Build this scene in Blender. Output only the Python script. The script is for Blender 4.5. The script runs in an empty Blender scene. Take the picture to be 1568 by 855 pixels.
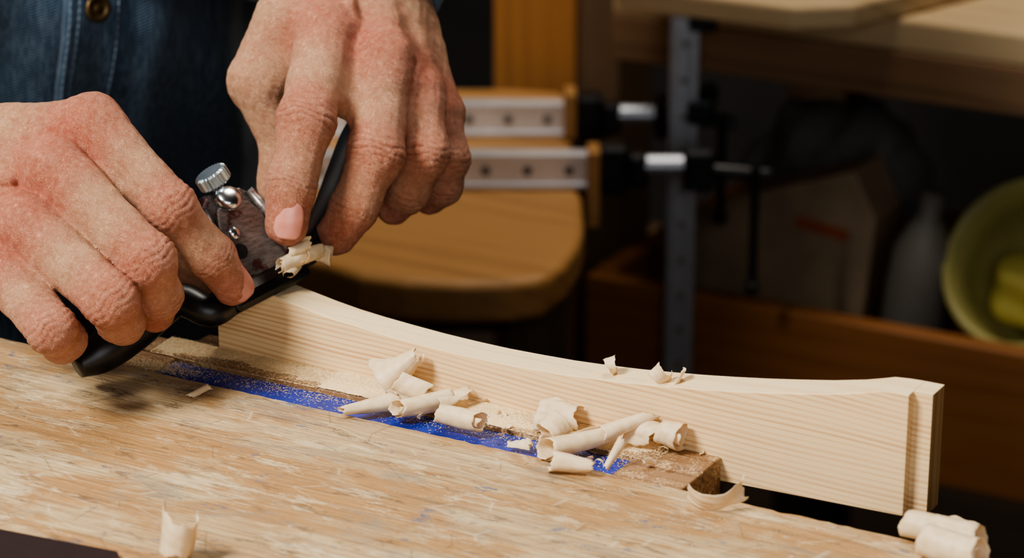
import bpy, bmesh, math, random, time
import numpy as np
from mathutils import Vector, Matrix, noise as mnoise
from mathutils.bvhtree import BVHTree
random.seed(7); np.random.seed(7)
BZ=0.85                      # bench top height (m); all coordinates below are mm relative to the bench top
scene=bpy.context.scene
try: scene.view_settings.look='AgX - Medium High Contrast'
except Exception: pass
PS=math.radians(29.6)
R_=np.array([math.cos(PS),math.sin(PS),0.]); H_=np.array([-math.sin(PS),math.cos(PS),0.])

# ------------------------------------------------------------------ helpers
def S(r,g,b,a=1):
    f=lambda c:(c/255/12.92) if c/255<=0.04045 else ((c/255+0.055)/1.055)**2.4
    return (f(r),f(g),f(b),a)
def group(name,loc=(0,0,0)):
    e=bpy.data.objects.new(name,None); bpy.context.collection.objects.link(e)
    e.empty_display_size=.02; e.location=(loc[0]/1000,loc[1]/1000,loc[2]/1000+BZ); return e
def mk(name,verts,faces,mat=None,parent=None,smooth=False,bevel=0,subsurf=0,solid=0,auto=None,bseg=2):
    V=np.array(verts,dtype=float)/1000.; V[:,2]+=BZ
    me=bpy.data.meshes.new(name); me.from_pydata(V.tolist(),[],[tuple(int(i) for i in f) for f in faces]); me.update()
    o=bpy.data.objects.new(name,me); bpy.context.collection.objects.link(o)
    if mat: me.materials.append(mat)
    if smooth:
        for p in me.polygons: p.use_smooth=True
    if solid:
        m=o.modifiers.new('s','SOLIDIFY'); m.thickness=solid/1000; m.offset=0
    if bevel:
        m=o.modifiers.new('b','BEVEL'); m.width=bevel/1000; m.segments=bseg; m.limit_method='ANGLE'; m.angle_limit=math.radians(35)
    if subsurf:
        m=o.modifiers.new('ss','SUBSURF'); m.levels=subsurf; m.render_levels=subsurf
    if parent:
        o.parent=parent; o.matrix_parent_inverse=Matrix.Translation(-Vector(parent.location))
    return o
def recalc(o):
    bm=bmesh.new(); bm.from_mesh(o.data); bmesh.ops.recalc_face_normals(bm,faces=bm.faces); bm.to_mesh(o.data); bm.free(); return o
class MB:   # mesh accumulator
    def __init__(s): s.v=[]; s.f=[]
    def add(s,v,f):
        n=len(s.v); s.v+= [tuple(p) for p in v]; s.f+=[tuple(i+n for i in q) for q in f]; return s
    def box(s,c,size,M=None):
        x,y,z=[q/2 for q in size]; P=[(-x,-y,-z),(x,-y,-z),(x,y,-z),(-x,y,-z),(-x,-y,z),(x,-y,z),(x,y,z),(-x,y,z)]
        if M is not None: P=[tuple(M@np.array(p)) for p in P]
        P=[(p[0]+c[0],p[1]+c[1],p[2]+c[2]) for p in P]
        return s.add(P,[(0,3,2,1),(4,5,6,7),(0,1,5,4),(1,2,6,5),(2,3,7,6),(3,0,4,7)])
    def lathe(s,p0,axis,prof,seg=24,caps=True):
        a=np.array(axis,float); a/=np.linalg.norm(a); t=np.array([0,0,1.]) if abs(a[2])<.9 else np.array([1.,0,0])
        b=np.cross(a,t); b/=np.linalg.norm(b); c=np.cross(a,b); p0=np.array(p0,float)
        V=[];F=[];n=len(prof)
        for (l,rr) in prof:
            for i in range(seg):
                g=2*math.pi*i/seg; V.append(p0+a*l+rr*(math.cos(g)*b+math.sin(g)*c))
        for j in range(n-1):
            for i in range(seg):
                k=(i+1)%seg; F.append((j*seg+i,j*seg+k,(j+1)*seg+k,(j+1)*seg+i))
        if caps: F.append(tuple(range(seg))[::-1]); F.append(tuple((n-1)*seg+i for i in range(seg)))
        return s.add(V,F)
    def tube(s,pts,rad,seg=16,caps=True):
        P=[np.array(p,float) for p in pts]; n=len(P)
        if not hasattr(rad,'__len__'): rad=[rad]*n
        V=[];F=[];up=None
        for j in range(n):
            t=P[min(j+1,n-1)]-P[max(j-1,0)]; t/=np.linalg.norm(t)
            if up is None: up=np.array([0,0,1.]) if abs(t[2])<.9 else np.array([1.,0,0])
            b=np.cross(t,up); b/=np.linalg.norm(b); c=np.cross(b,t); up=c
            for i in range(seg):
                g=2*math.pi*i/seg; V.append(P[j]+rad[j]*(math.cos(g)*b+math.sin(g)*c))
        for j in range(n-1):
            for i in range(seg):
                k=(i+1)%seg; F.append((j*seg+i,j*seg+k,(j+1)*seg+k,(j+1)*seg+i))
        if caps: F.append(tuple(range(seg))[::-1]); F.append(tuple((n-1)*seg+i for i in range(seg)))
        return s.add(V,F)
    def prism(s,poly,vec):   # extrude planar polygon by vec
        n=len(poly); v=np.array(vec,float); P=[np.array(p,float) for p in poly]
        F=[tuple(range(n)),tuple(range(2*n-1,n-1,-1))]+[(i,i+n,(i+1)%n+n,(i+1)%n) for i in range(n)]
        return s.add(P+[p+v for p in P],F)
    def mk(s,name,mat=None,parent=None,**k): return recalc(mk(name,s.v,s.f,mat,parent,**k))
def spline(pts,n):
    """catmull-rom through rows of numbers"""
    P=np.array(pts,float); P=np.vstack([2*P[0]-P[1],P,2*P[-1]-P[-2]]); out=[]
    m=len(P)-3
    for k in range(n+1):
        t=k/n*m; i=min(int(t),m-1); t-=i; a,b,c,d=P[i:i+4]
        out.append(.5*((2*b)+(-a+c)*t+(2*a-5*b+4*c-d)*t*t+(-a+3*b-3*c+d)*t**3))
    return out

# ------------------------------------------------------------------ materials
class NT:
    def __init__(s,name,rough=.5,color=(.5,.5,.5,1),metal=0,**kw):
        s.m=bpy.data.materials.new(name); s.m.use_nodes=True; s.t=s.m.node_tree; s.b=s.t.nodes['Principled BSDF']
        s.b.inputs['Roughness'].default_value=rough; s.b.inputs['Base Color'].default_value=color; s.b.inputs['Metallic'].default_value=metal
        for k,v in kw.items(): s.b.inputs[k].default_value=v
    def n(s,typ,ins={},out=0,**props):
        nd=s.t.nodes.new(typ)
        for k,v in props.items(): setattr(nd,k,v)
        for k,v in ins.items():
            if isinstance(v,bpy.types.NodeSocket): s.t.links.new(v,nd.inputs[k])
            else: nd.inputs[k].default_value=v
        return nd.outputs[out]
    def co(s): return s.n('ShaderNodeTexCoord',out=3)
    def map(s,v,sc=(1,1,1),rot=(0,0,0),loc=(0,0,0)): return s.n('ShaderNodeMapping',{0:v,'Scale':sc,'Rotation':rot,'Location':loc})
    def noise(s,v,scale,detail=4,rough=.55,dist=0): return s.n('ShaderNodeTexNoise',{'Vector':v,'Scale':scale,'Detail':detail,'Roughness':rough,'Distortion':dist})
    def math(s,op,a,b=0,c=0): return s.n('ShaderNodeMath',{0:a,1:b,2:c},operation=op)
    def ramp(s,fac,stops,interp='LINEAR'):
        nd=s.t.nodes.new('ShaderNodeValToRGB'); nd.color_ramp.interpolation=interp; e=nd.color_ramp.elements
        while len(e)<len(stops): e.new(.5)
        for i,(p,c) in enumerate(stops): e[i].position=p; e[i].color=c if hasattr(c,'__len__') else (c,c,c,1)
        s.t.links.new(fac,nd.inputs[0]); return nd.outputs[0]
    def mix(s,fac,a,b,mode='MIX'):
        nd=s.t.nodes.new('ShaderNodeMix'); nd.data_type='RGBA'; nd.blend_type=mode
        for i,v in ((0,fac),(6,a),(7,b)):
            if isinstance(v,bpy.types.NodeSocket): s.t.links.new(v,nd.inputs[i])
            else: nd.inputs[i].default_value=v
        return nd.outputs[2]
    def col(s,c): s.t.links.new(c,s.b.inputs['Base Color']); return s
    def rgh(s,c): s.t.links.new(c,s.b.inputs['Roughness']); return s
    def bump(s,hgt,dist=.001,strength=.5):
        o=s.n('ShaderNodeBump',{'Height':hgt,'Distance':dist,'Strength':strength}); s.t.links.new(o,s.b.inputs['Normal']); return s
def plain(name,c,rough=.5,metal=0,var=.12,sc=60,bump=0,**kw):
    t=NT(name,rough,c,metal,**kw); nz=t.noise(t.co(),sc,5)
    d=tuple(x*(1-var*2) for x in c[:3])+(1,); l=tuple(min(1,x*(1+var)) for x in c[:3])+(1,)
    t.col(t.ramp(nz,[(.3,d),(.7,l)]))
    if bump: t.bump(nz,bump,.6)
    return t.m
def wood(name,c1,c2,c3,freq=400,ax='X',A=.006,slope=0,rough=.55,lw=.55,w2=.22,streak=.5,ls=.75,dust=None):
    """growth-ring lines running along the given axis + fine streaks"""
    t=NT(name,rough); co=t.co()
    m=t.map(co,rot={'X':(0,0,0),'Y':(0,0,math.pi/2),'Z':(0,math.pi/2,0)}[ax])
    sx=t.n('ShaderNodeSeparateXYZ',{0:m},0); sp=t.t.nodes[-1]; x,y,z=sp.outputs[0],sp.outputs[1],sp.outputs[2]
    nz=t.noise(t.map(m,(5,16,16)),1,2)
    v=t.math('ADD',t.math('ADD',z,t.math('MULTIPLY',y,.55)),t.math('MULTIPLY',x,slope))
    v=t.math('ADD',v,t.math('MULTIPLY',nz,A*2))
    s=t.math('SINE',t.math('MULTIPLY',v,freq*6.283)); s2=t.math('SINE',t.math('MULTIPLY',v,freq*1.37))
    s=t.math('ADD',t.math('MULTIPLY',s,.5),t.math('MULTIPLY',s2,w2)); s=t.math('ADD',s,.5)
    line=t.ramp(s,[(lw,0.),(min(1,lw+.3),1.)])
    md=t.noise(t.map(m,(7,120,120)),1,3); line=t.math('MULTIPLY',line,t.ramp(md,[(.35,.35),(.65,1.)]))
    fs=t.noise(t.map(m,(14,900,900)),1,3)
    base=t.mix(t.ramp(fs,[(.3,0.),(.7,1.)]),c1,c2)
    base=t.mix(streak,c1,base)
    c=t.mix(t.math('MULTIPLY',line,ls),base,c3)
    if dust:
        bn=t.noise(co,900,5,.7); bn2=t.noise(co,90,3)
        c=t.mix(t.ramp(t.math('ADD',bn,t.math('MULTIPLY',bn2,.6)),[(.82,0.),(.94,.7)]),c,dust)
    t.col(c); t.bump(fs,.0003,.3); return t.m

M={}
M['pine']=wood('pine_fresh',S(233,204,157),S(224,190,140),S(184,128,74),freq=440,A=.0055,slope=.045,rough=.55,lw=.54,w2=.2,streak=.5,ls=.62)
M['pine_top']=wood('pine_planed',S(240,216,174),S(233,205,160),S(222,186,138),freq=160,A=.006,rough=.45,lw=.6,streak=.5,ls=.5)
M['endgrain']=wood('pine_endgrain',S(190,150,98),S(172,132,84),S(140,98,56),freq=330,ax='Z',A=.003,rough=.7,lw=.5)
M['jaw']=wood('jaw_beech',S(152,114,78),S(130,96,64),S(104,74,48),freq=300,A=.004,rough=.65,lw=.5,streak=.9,dust=S(212,184,140))
M['oak']=wood('oak_seat',S(172,128,76),S(152,110,62),S(128,88,46),freq=60,A=.02,rough=.6,lw=.7,streak=.6,ls=.5)
M['orange']=wood('orange_pine',S(144,92,46),S(128,78,36),S(104,60,26),freq=50,A=.01,rough=.6,lw=.7,streak=.6,ls=.5)
M['orangeZ']=wood('orange_pine_v',S(154,104,54),S(138,88,44),S(110,68,30),freq=50,ax='Z',A=.01,rough=.6,lw=.7,ls=.5)
M['brown']=wood('brown_wood',S(136,104,74),S(112,84,58),S(84,62,42),freq=60,A=.01,rough=.6,lw=.7,ls=.5)
M['brownZ']=wood('brown_wood_v',S(98,74,50),S(80,60,40),S(62,46,30),freq=60,ax='Z',A=.01,rough=.7,lw=.7,ls=.5)
M['light']=wood('light_board',S(196,170,130),S(178,152,112),S(148,122,84),freq=60,A=.01,rough=.6,lw=.7,ls=.5)
# worn bench top
t=NT('bench_worn',.6); co=t.co()
fs=t.noise(t.map(co,(14,520,520)),1,5,.65); ms=t.noise(t.map(co,(7,40,40)),1,6,.65); bl=t.noise(t.map(co,(9,22,22)),1,8,.7,.5)
c=t.mix(t.ramp(ms,[(.4,0.),(.6,1.)]),S(216,190,146),S(194,160,114))
c=t.mix(t.ramp(bl,[(.47,0.),(.53,.85)]),c,S(188,140,84))            # remaining varnish
c=t.mix(t.ramp(fs,[(.42,.0),(.66,.55)]),c,S(140,106,70))
pale=t.noise(t.map(co,(28,95,95),loc=(3,1,0)),1,8,.79); c=t.mix(t.ramp(pale,[(.55,0.),(.6,.72)]),c,S(230,210,172))
drk=t.noise(t.map(co,(38,120,120),loc=(7,2,0)),1,9,.8); c=t.mix(t.ramp(drk,[(.56,0.),(.605,.75)]),c,S(106,84,62))
gry=t.noise(t.map(co,(16,34,34),loc=(4,6,0)),1,8,.76); c=t.mix(t.ramp(gry,[(.53,0.),(.62,.6)]),c,S(148,138,122))
blu=t.noise(t.map(co,(34,70,70),loc=(1,9.3,0)),1,8,.8); c=t.mix(t.ramp(blu,[(.605,0.),(.63,.85)]),c,S(88,104,132))
scr=t.n('ShaderNodeTexVoronoi',{'Vector':t.map(co,(9,330,330),rot=(0,0,.22)),'Scale':1.,'Randomness':1.},0,feature='DISTANCE_TO_EDGE')
c=t.mix(t.ramp(scr,[(.0,.5),(.03,0.)]),c,S(102,76,50))
scr2=t.n('ShaderNodeTexVoronoi',{'Vector':t.map(co,(14,120,120),rot=(0,0,-.9)),'Scale':1.,'Randomness':1.},0,feature='DISTANCE_TO_EDGE')
c=t.mix(t.ramp(scr2,[(.0,.45),(.014,0.)]),c,S(238,220,186))
scr3=t.n('ShaderNodeTexVoronoi',{'Vector':t.map(co,(20,90,90),rot=(0,0,.7),loc=(2,5,0)),'Scale':1.,'Randomness':1.},0,feature='DISTANCE_TO_EDGE')
c=t.mix(t.ramp(scr3,[(.0,.45),(.012,0.)]),c,S(98,74,52))
t.col(c); t.bump(t.math('ADD',fs,t.math('MULTIPLY',drk,1.5)),.001,.8); t.rgh(t.ramp(bl,[(.45,.7),(.55,.45)])); M['bench']=t.m
M['blue']=plain('blue_paint',S(20,46,146),.45,0,.2,90,.0002)
t=NT('shaving',.5); nz=t.noise(t.map(t.co(),(300,300,300)),1,3); t.col(t.ramp(nz,[(.35,S(236,214,172)),(.65,S(248,232,198))]))
tr=t.n('ShaderNodeBsdfTranslucent',{'Color':S(240,206,150)}); mx=t.n('ShaderNodeMixShader',{0:.28,1:t.b.outputs[0],2:tr}); t.t.links.new(mx,t.t.nodes['Material Output'].inputs['Surface']); M['shave']=t.m
M['dust']=plain('sawdust',S(236,210,164),.85,0,.1,900,.001)
M['steel']=plain('steel',S(170,172,176),.3,.9,.1,200,.0001)
M['alu']=plain('aluminium',S(226,228,232),.3,.45,.08,30)
M['chrome']=plain('nickel',S(205,208,212),.22,1,.05,100)
M['chromeb']=plain('dull_chrome',S(180,184,190),.42,.8,.05,100)
M['zinc']=plain('zinc_plate',S(196,208,216),.28,.9,.06,300)
M['black']=plain('black_enamel',S(14,14,16),.38,0,.2,60,.0001)
M['blackm']=plain('black_cast',S(20,20,22),.4,0,.2,60,.0002)
t=NT('worn_iron',.34,metal=.55); nz=t.noise(t.map(t.co(),(500,120,900),rot=(.3,.5,.2)),1,4,.6); n2=t.noise(t.co(),75,4,.6)
c=t.mix(t.ramp(nz,[(.35,0.),(.68,1.)]),S(148,140,136),S(108,100,96)); c=t.mix(t.ramp(n2,[(.57,0.),(.62,.8)]),c,S(92,34,36)); t.col(c); t.bump(nz,.0001,.4); M['iron']=t.m
M['hole']=plain('dark_hole',S(6,6,6),.7)
M['grey']=plain('grey_cloth',S(98,96,94),.85,0,.2,30,.002)
M['card']=plain('cardboard',S(158,136,108),.8,0,.15,20)
M['redprint']=plain('red_print',S(170,90,58),.7)
M['bucket']=plain('yellow_plastic',S(166,156,96),.45,0,.12,12,**{'Subsurface Weight':.15})
M['yellow']=plain('yellow_cloth',S(204,190,96),.7,0,.15,30)
M['bottle']=plain('white_plastic',S(108,104,96),.55,0,.08,20)
M['wall']=plain('wall_paint_dark',S(38,35,33),.85,0,.2,6)
M['floor']=wood('floor_boards',S(60,47,36),S(48,38,28),S(32,24,18),freq=12,A=.02,rough=.7,lw=.6)
M['ceil']=plain('ceiling_paint',S(80,76,70),.9)
# denim
t=NT('denim',.85); co=t.co(); tw=t.n('ShaderNodeTexWave',{'Vector':t.map(co,rot=(.5,.6,.9)),'Scale':260.,'Distortion':2.,'Detail':2.})
n1=t.noise(co,22,5,.6); n2=t.noise(co,900,2); n3=t.noise(t.map(co,(420,420,60)),1,3,.7)
c=t.mix(t.ramp(n1,[(.3,0.),(.7,1.)]),S(42,62,84),S(68,96,122)); c=t.mix(t.math('MULTIPLY',tw,.35),c,S(92,118,140)); c=t.mix(t.math('MULTIPLY',n2,.3),c,S(22,34,48)); c=t.mix(t.ramp(n3,[(.42,0.),(.7,.65)]),c,S(116,138,158)); t.col(c)
t.b.inputs['Sheen Weight'].default_value=.15
t.bump(t.math('ADD',t.math('MULTIPLY',tw,.12),n1),.004,.7); M['denim']=t.m
M['stitch']=plain('stitch_thread',S(126,148,168),.8)
M['button']=plain('brass_button',S(120,98,66),.35,.8)
M['trouser']=plain('dark_trousers',S(26,28,36),.9,0,.2,40,.002)
M['shoe']=plain('shoe_leather',S(30,22,18),.4)
M['hair']=plain('hair_brown',S(58,40,28),.6,0,.3,200,.002)
M['eye']=plain('eye_white',S(230,226,220),.2); M['iris']=plain('iris',S(50,60,60),.2)
# skin
def skin(name,bs=1.):
    t=NT(name,.45); a=t.n('ShaderNodeVertexColor',out=0,layer_name='Col'); co=t.co()
    m=t.noise(co,90,4,.6); m2=t.noise(co,420,4,.65)
    c=t.mix(t.ramp(m,[(.4,0.),(.68,.38)]),a,S(182,104,80)); c=t.mix(t.ramp(m2,[(.45,0.),(.75,.3)]),c,S(230,194,160)); c=t.mix(t.ramp(m2,[(.25,.35),(.42,0.)]),c,S(150,86,62)); t.col(c)
    v=t.n('ShaderNodeTexVoronoi',{'Vector':t.map(t.mix(.06,co,t.n('ShaderNodeTexNoise',{'Vector':co,'Scale':180.},1)),(1,1,1)),'Scale':560.},0,feature='DISTANCE_TO_EDGE')
    v2=t.noise(co,750,5,.7)
    hh=t.math('ADD',t.math('MULTIPLY',t.ramp(v,[(0.,0.),(.25,1.)]),.65),t.math('MULTIPLY',v2,.9)); t.bump(hh,.0007*bs,.75)
    t.b.inputs['Subsurface Weight'].default_value=.12; t.b.inputs['Subsurface Radius'].default_value=(1,.35,.2); t.b.inputs['Subsurface Scale'].default_value=.0025
    t.b.inputs['Specular IOR Level'].default_value=.5
    t.rgh(t.ramp(m2,[(.3,.38),(.7,.54)])); return t.m
M['skin']=skin('skin')
t=NT('nail',.3,S(214,150,132)); nz=t.noise(t.co(),150,2); t.col(t.ramp(nz,[(.3,S(192,122,106)),(.7,S(210,148,130))])); t.b.inputs['Subsurface Weight'].default_value=.1; t.b.inputs['Subsurface Scale'].default_value=.002; M['nail']=t.m

# ------------------------------------------------------------------ SDF surface extraction
def cone(P,a,b,ra,rb):
    a=np.array(a,np.float32); b=np.array(b,np.float32); ba=b-a; pa=P-a
    t=np.clip((pa@ba)/max(float(ba@ba),1e-6),0,1)
    return np.linalg.norm(pa-t[...,None]*ba,axis=-1)-(ra+(rb-ra)*t)
def ell(P,c,rad,ax=None):
    q=P-np.array(c,np.float32)
    if ax is not None: q=q@np.array(ax,np.float32).T
    rad=np.array(rad,np.float32); k=np.linalg.norm(q/rad,axis=-1); k2=np.linalg.norm(q/(rad*rad),axis=-1)+1e-6
    return k*(k-1)/k2
def smin(a,b,k):
    hh=np.clip(.5+.5*(b-a)/k,0,1); return b*(1-hh)+a*hh-k*hh*(1-hh)
def smax(a,b,k): return -smin(-a,-b,k)
def nets(fn,lo,hi,hs):
    lo=np.array(lo,float); n=np.ceil((np.array(hi)-lo)/hs).astype(int)+1
    g=[(lo[i]+hs*np.arange(n[i])).astype(np.float32) for i in range(3)]
    F=np.empty(n,np.float32)
    st=max(1,int(400000/(n[1]*n[2])))
    for i in range(0,n[0],st):
        X=np.stack(np.meshgrid(g[0][i:i+st],g[1],g[2],indexing='ij'),-1); F[i:i+st]=fn(X)
    ins=F<0; c=n-1
    acc=np.zeros(tuple(c)+(3,),np.float32); cnt=np.zeros(c,np.float32)
    def sl(o): return tuple(slice(o[k],o[k]+c[k]) for k in range(3))
    for ax in range(3):
        oth=[k for k in range(3) if k!=ax]
        for i in (0,1):
            for j in (0,1):
                o=[0,0,0]; o[oth[0]]=i; o[oth[1]]=j; o2=list(o); o2[ax]=1
                A=F[sl(o)]; B=F[sl(o2)]; m=(A<0)!=(B<0)
                tt=np.where(m,A/np.where(m,A-B,1),0)
                for k in range(3): acc[...,k]+=np.where(m,(tt if k==ax else o[k]),0)
                cnt+=m
    act=cnt>0; idx=-np.ones(c,np.int64); idx[act]=np.arange(act.sum())
    w=np.argwhere(act); V=lo+hs*(w+acc[act]/cnt[act][:,None])
    faces=[]
    for ax in range(3):
        b,d=(ax+1)%3,(ax+2)%3
        s0=[slice(None)]*3; s1=[slice(None)]*3; s0[ax]=slice(0,-1); s1[ax]=slice(1,None)
        A=ins[tuple(s0)]; B=ins[tuple(s1)]; q=np.argwhere(A!=B)
        q=q[(q[:,b]>0)&(q[:,d]>0)&(q[:,b]<c[b])&(q[:,d]<c[d])]
        sg=A[tuple(q.T)]
        eb=np.zeros(3,int); eb[b]=1; ed=np.zeros(3,int); ed[d]=1
        f=np.stack([idx[tuple((q-eb-ed).T)],idx[tuple((q-ed).T)],idx[tuple(q.T)],idx[tuple((q-eb).T)]],1)
        f[~sg]=f[~sg][:,::-1]; faces.append(f)
    return V,np.concatenate(faces)
def addcol(o,cols):
    a=o.data.color_attributes.new('Col','FLOAT_COLOR','POINT'); c=np.ones((len(cols),4),np.float32); c[:,:3]=cols; a.data.foreach_set('color',c.ravel())

# ------------------------------------------------------------------ camera
TH=math.radians(19.3)
cd=bpy.data.cameras.new('camera'); cam=bpy.data.objects.new('camera',cd); bpy.context.collection.objects.link(cam); scene.camera=cam
cam.location=(.4092,-.881,.4122+BZ); cam.rotation_euler=(math.pi/2-TH,0,PS)
cd.lens=94.25; cd.sensor_width=36; cd.clip_start=.05
cd.dof.use_dof=True; cd.dof.focus_distance=1.085; cd.dof.aperture_fstop=10

# ------------------------------------------------------------------ room
def room():
    zf=-850; zc=1750; x0,x1,y0,y1=-2200,1900,-2200,2300
    mk('floor',[(x0,y0,zf),(x1,y0,zf),(x1,y1,zf),(x0,y1,zf)],[(0,1,2,3)],M['floor'])
    mk('ceiling',[(x0,y0,zc),(x1,y0,zc),(x1,y1,zc),(x0,y1,zc)],[(3,2,1,0)],M['ceil'])
    mk('wall_back',[(x0,y1,zf),(x1,y1,zf),(x1,y1,zc),(x0,y1,zc)],[(0,1,2,3)],M['wall'])
    mk('wall_left',[(x0,y0,zf),(x0,y1,zf),(x0,y1,zc),(x0,y0,zc)],[(0,1,2,3)],M['wall'])
    mk('wall_right',[(x1,y0,zf),(x1,y1,zf),(x1,y1,zc),(x1,y0,zc)],[(3,2,1,0)],M['wall'])
    mk('wall_front',[(x0,y0,zf),(x1,y0,zf),(x1,y0,zc),(x0,y0,zc)],[(3,2,1,0)],M['wall'])
    MB().box(((x0+x1)/2,y1-9,zf+50),(x1-x0,18,100)).mk('baseboard_back',M['brown'])
room()

# ------------------------------------------------------------------ workbench + vise
wb=group('workbench',(0,-350,-30))
edge=[]; xs=np.linspace(-900,620,400)
for x in xs:
    j=random.uniform(-.35,.35)+ (random.random()<.04)*random.uniform(-1.2,0)
    if 180<x<186: j-=2
    edge.append((x,-36+j,0))
poly=edge+[(620,-620,0),(-900,-620,0)]
MB().prism(poly,(0,0,-55)).mk('top',M['bench'],wb,bevel=.5)
m=MB()
for x in (-800,520):
    for y in (-560,-110): m.box((x,y,-455),(90,90,790))
m.box((-140,-110,-150),(1300,30,150)).box((-140,-560,-150),(1300,30,150)).box((-140,-335,-700),(1300,40,80)); m.mk('frame',M['brown'],wb,bevel=3)
vs=group('bench_vise',(-140,0,-40))
m=MB(); m.box((-136.5,-8.2,-8),(279,16.4,16)); m.box((-12,-26,-8.2),(30,18.6,15.6)); m.box((-262,-26,-8.2),(28,18.6,15.6)); m.mk('jaw_liner_front',M['jaw'],vs,bevel=.8)
MB().box((-137.5,-26,-10),(221,18.4,16)).mk('blue_steel_jaw',M['blue'],vs,bevel=.5)
MB().box((-150,32,-75),(252,28,120)).mk('jaw_liner_rear',M['jaw'],vs,bevel=1)
MB().box((-160,58,-100),(222,22,110)).mk('rear_jaw_plate',M['blackm'],vs,bevel=3)
m=MB(); m.tube([(-150,-34,-75),(-150,120,-75)],11).tube([(-230,-34,-70),(-230,70,-70)],9).tube([(-70,-34,-70),(-70,70,-70)],9)
m.tube([(-150,118,-75),(-150,150,-75)],20).tube([(-240,138,-75),(-60,138,-75)],7); m.mk('screw_and_rods',M['steel'],vs,smooth=False,bevel=.5)

# ------------------------------------------------------------------ workpiece
prof=[(-237.3,36),(-228,34.3),(-219,32.2),(-208,29.8),(-197.5,27.8),(-186,25.8),(-174.5,24.2),(-162,23.0),(-148.8,22.0),(-133,21.0),(-117.4,20.4),(-102,20.1),(-86.5,20.3),(-71,20.7),(-56.6,21.5),(-42,22.6),(-27.6,24),(-13,25.6),(.8,27.4),(14,29.3),(28.2,31.6),(42,34),(55,36.8),(62,38.7),(67,40.2),(73,40.7),(79,40.9)]
n=len(prof)
V=[];F=[]
for (x,z) in prof:
    zb=-10.5 if x<0 else -10.5+2*x/80
    V+=[(x,0,zb),(x,0,z),(x,17,z),(x,17,zb)]
for i in range(n-1):
    a=4*i;b=a+4
    F+=[(a,b,b+1,a+1),(a+1,b+1,b+2,a+2),(a+2,b+2,b+3,a+3),(a+3,b+3,b,a)]
F+=[(0,1,2,3),(4*n-1,4*n-2,4*n-3,4*n-4)]
wp=recalc(mk('curved_pine_rail',V,F,M['pine'])); wp.data.materials.append(M['pine_top']); wp.data.materials.append(M['endgrain'])
for p in wp.data.polygons:
    if p.normal.z>.7: p.material_index=1
tg=MB(); tg.prism([(78.9,5,-8.5),(86.5,5,-8.5),(86.5,17,-8.5),(78.9,17,-8.5)],(0,0,49.2))
tgo=tg.mk('tongue',M['pine'],wp); tgo.data.materials.append(M['pine_top']); tgo.data.materials.append(M['endgrain'])
for p in tgo.data.polygons:
    if p.normal.z>.7: p.material_index=1
    if p.normal.x>.9: p.material_index=2
bv=wp.modifiers.new('b','BEVEL'); bv.width=.0004; bv.segments=2; bv.limit_method='ANGLE'; bv.angle_limit=.6

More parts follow.
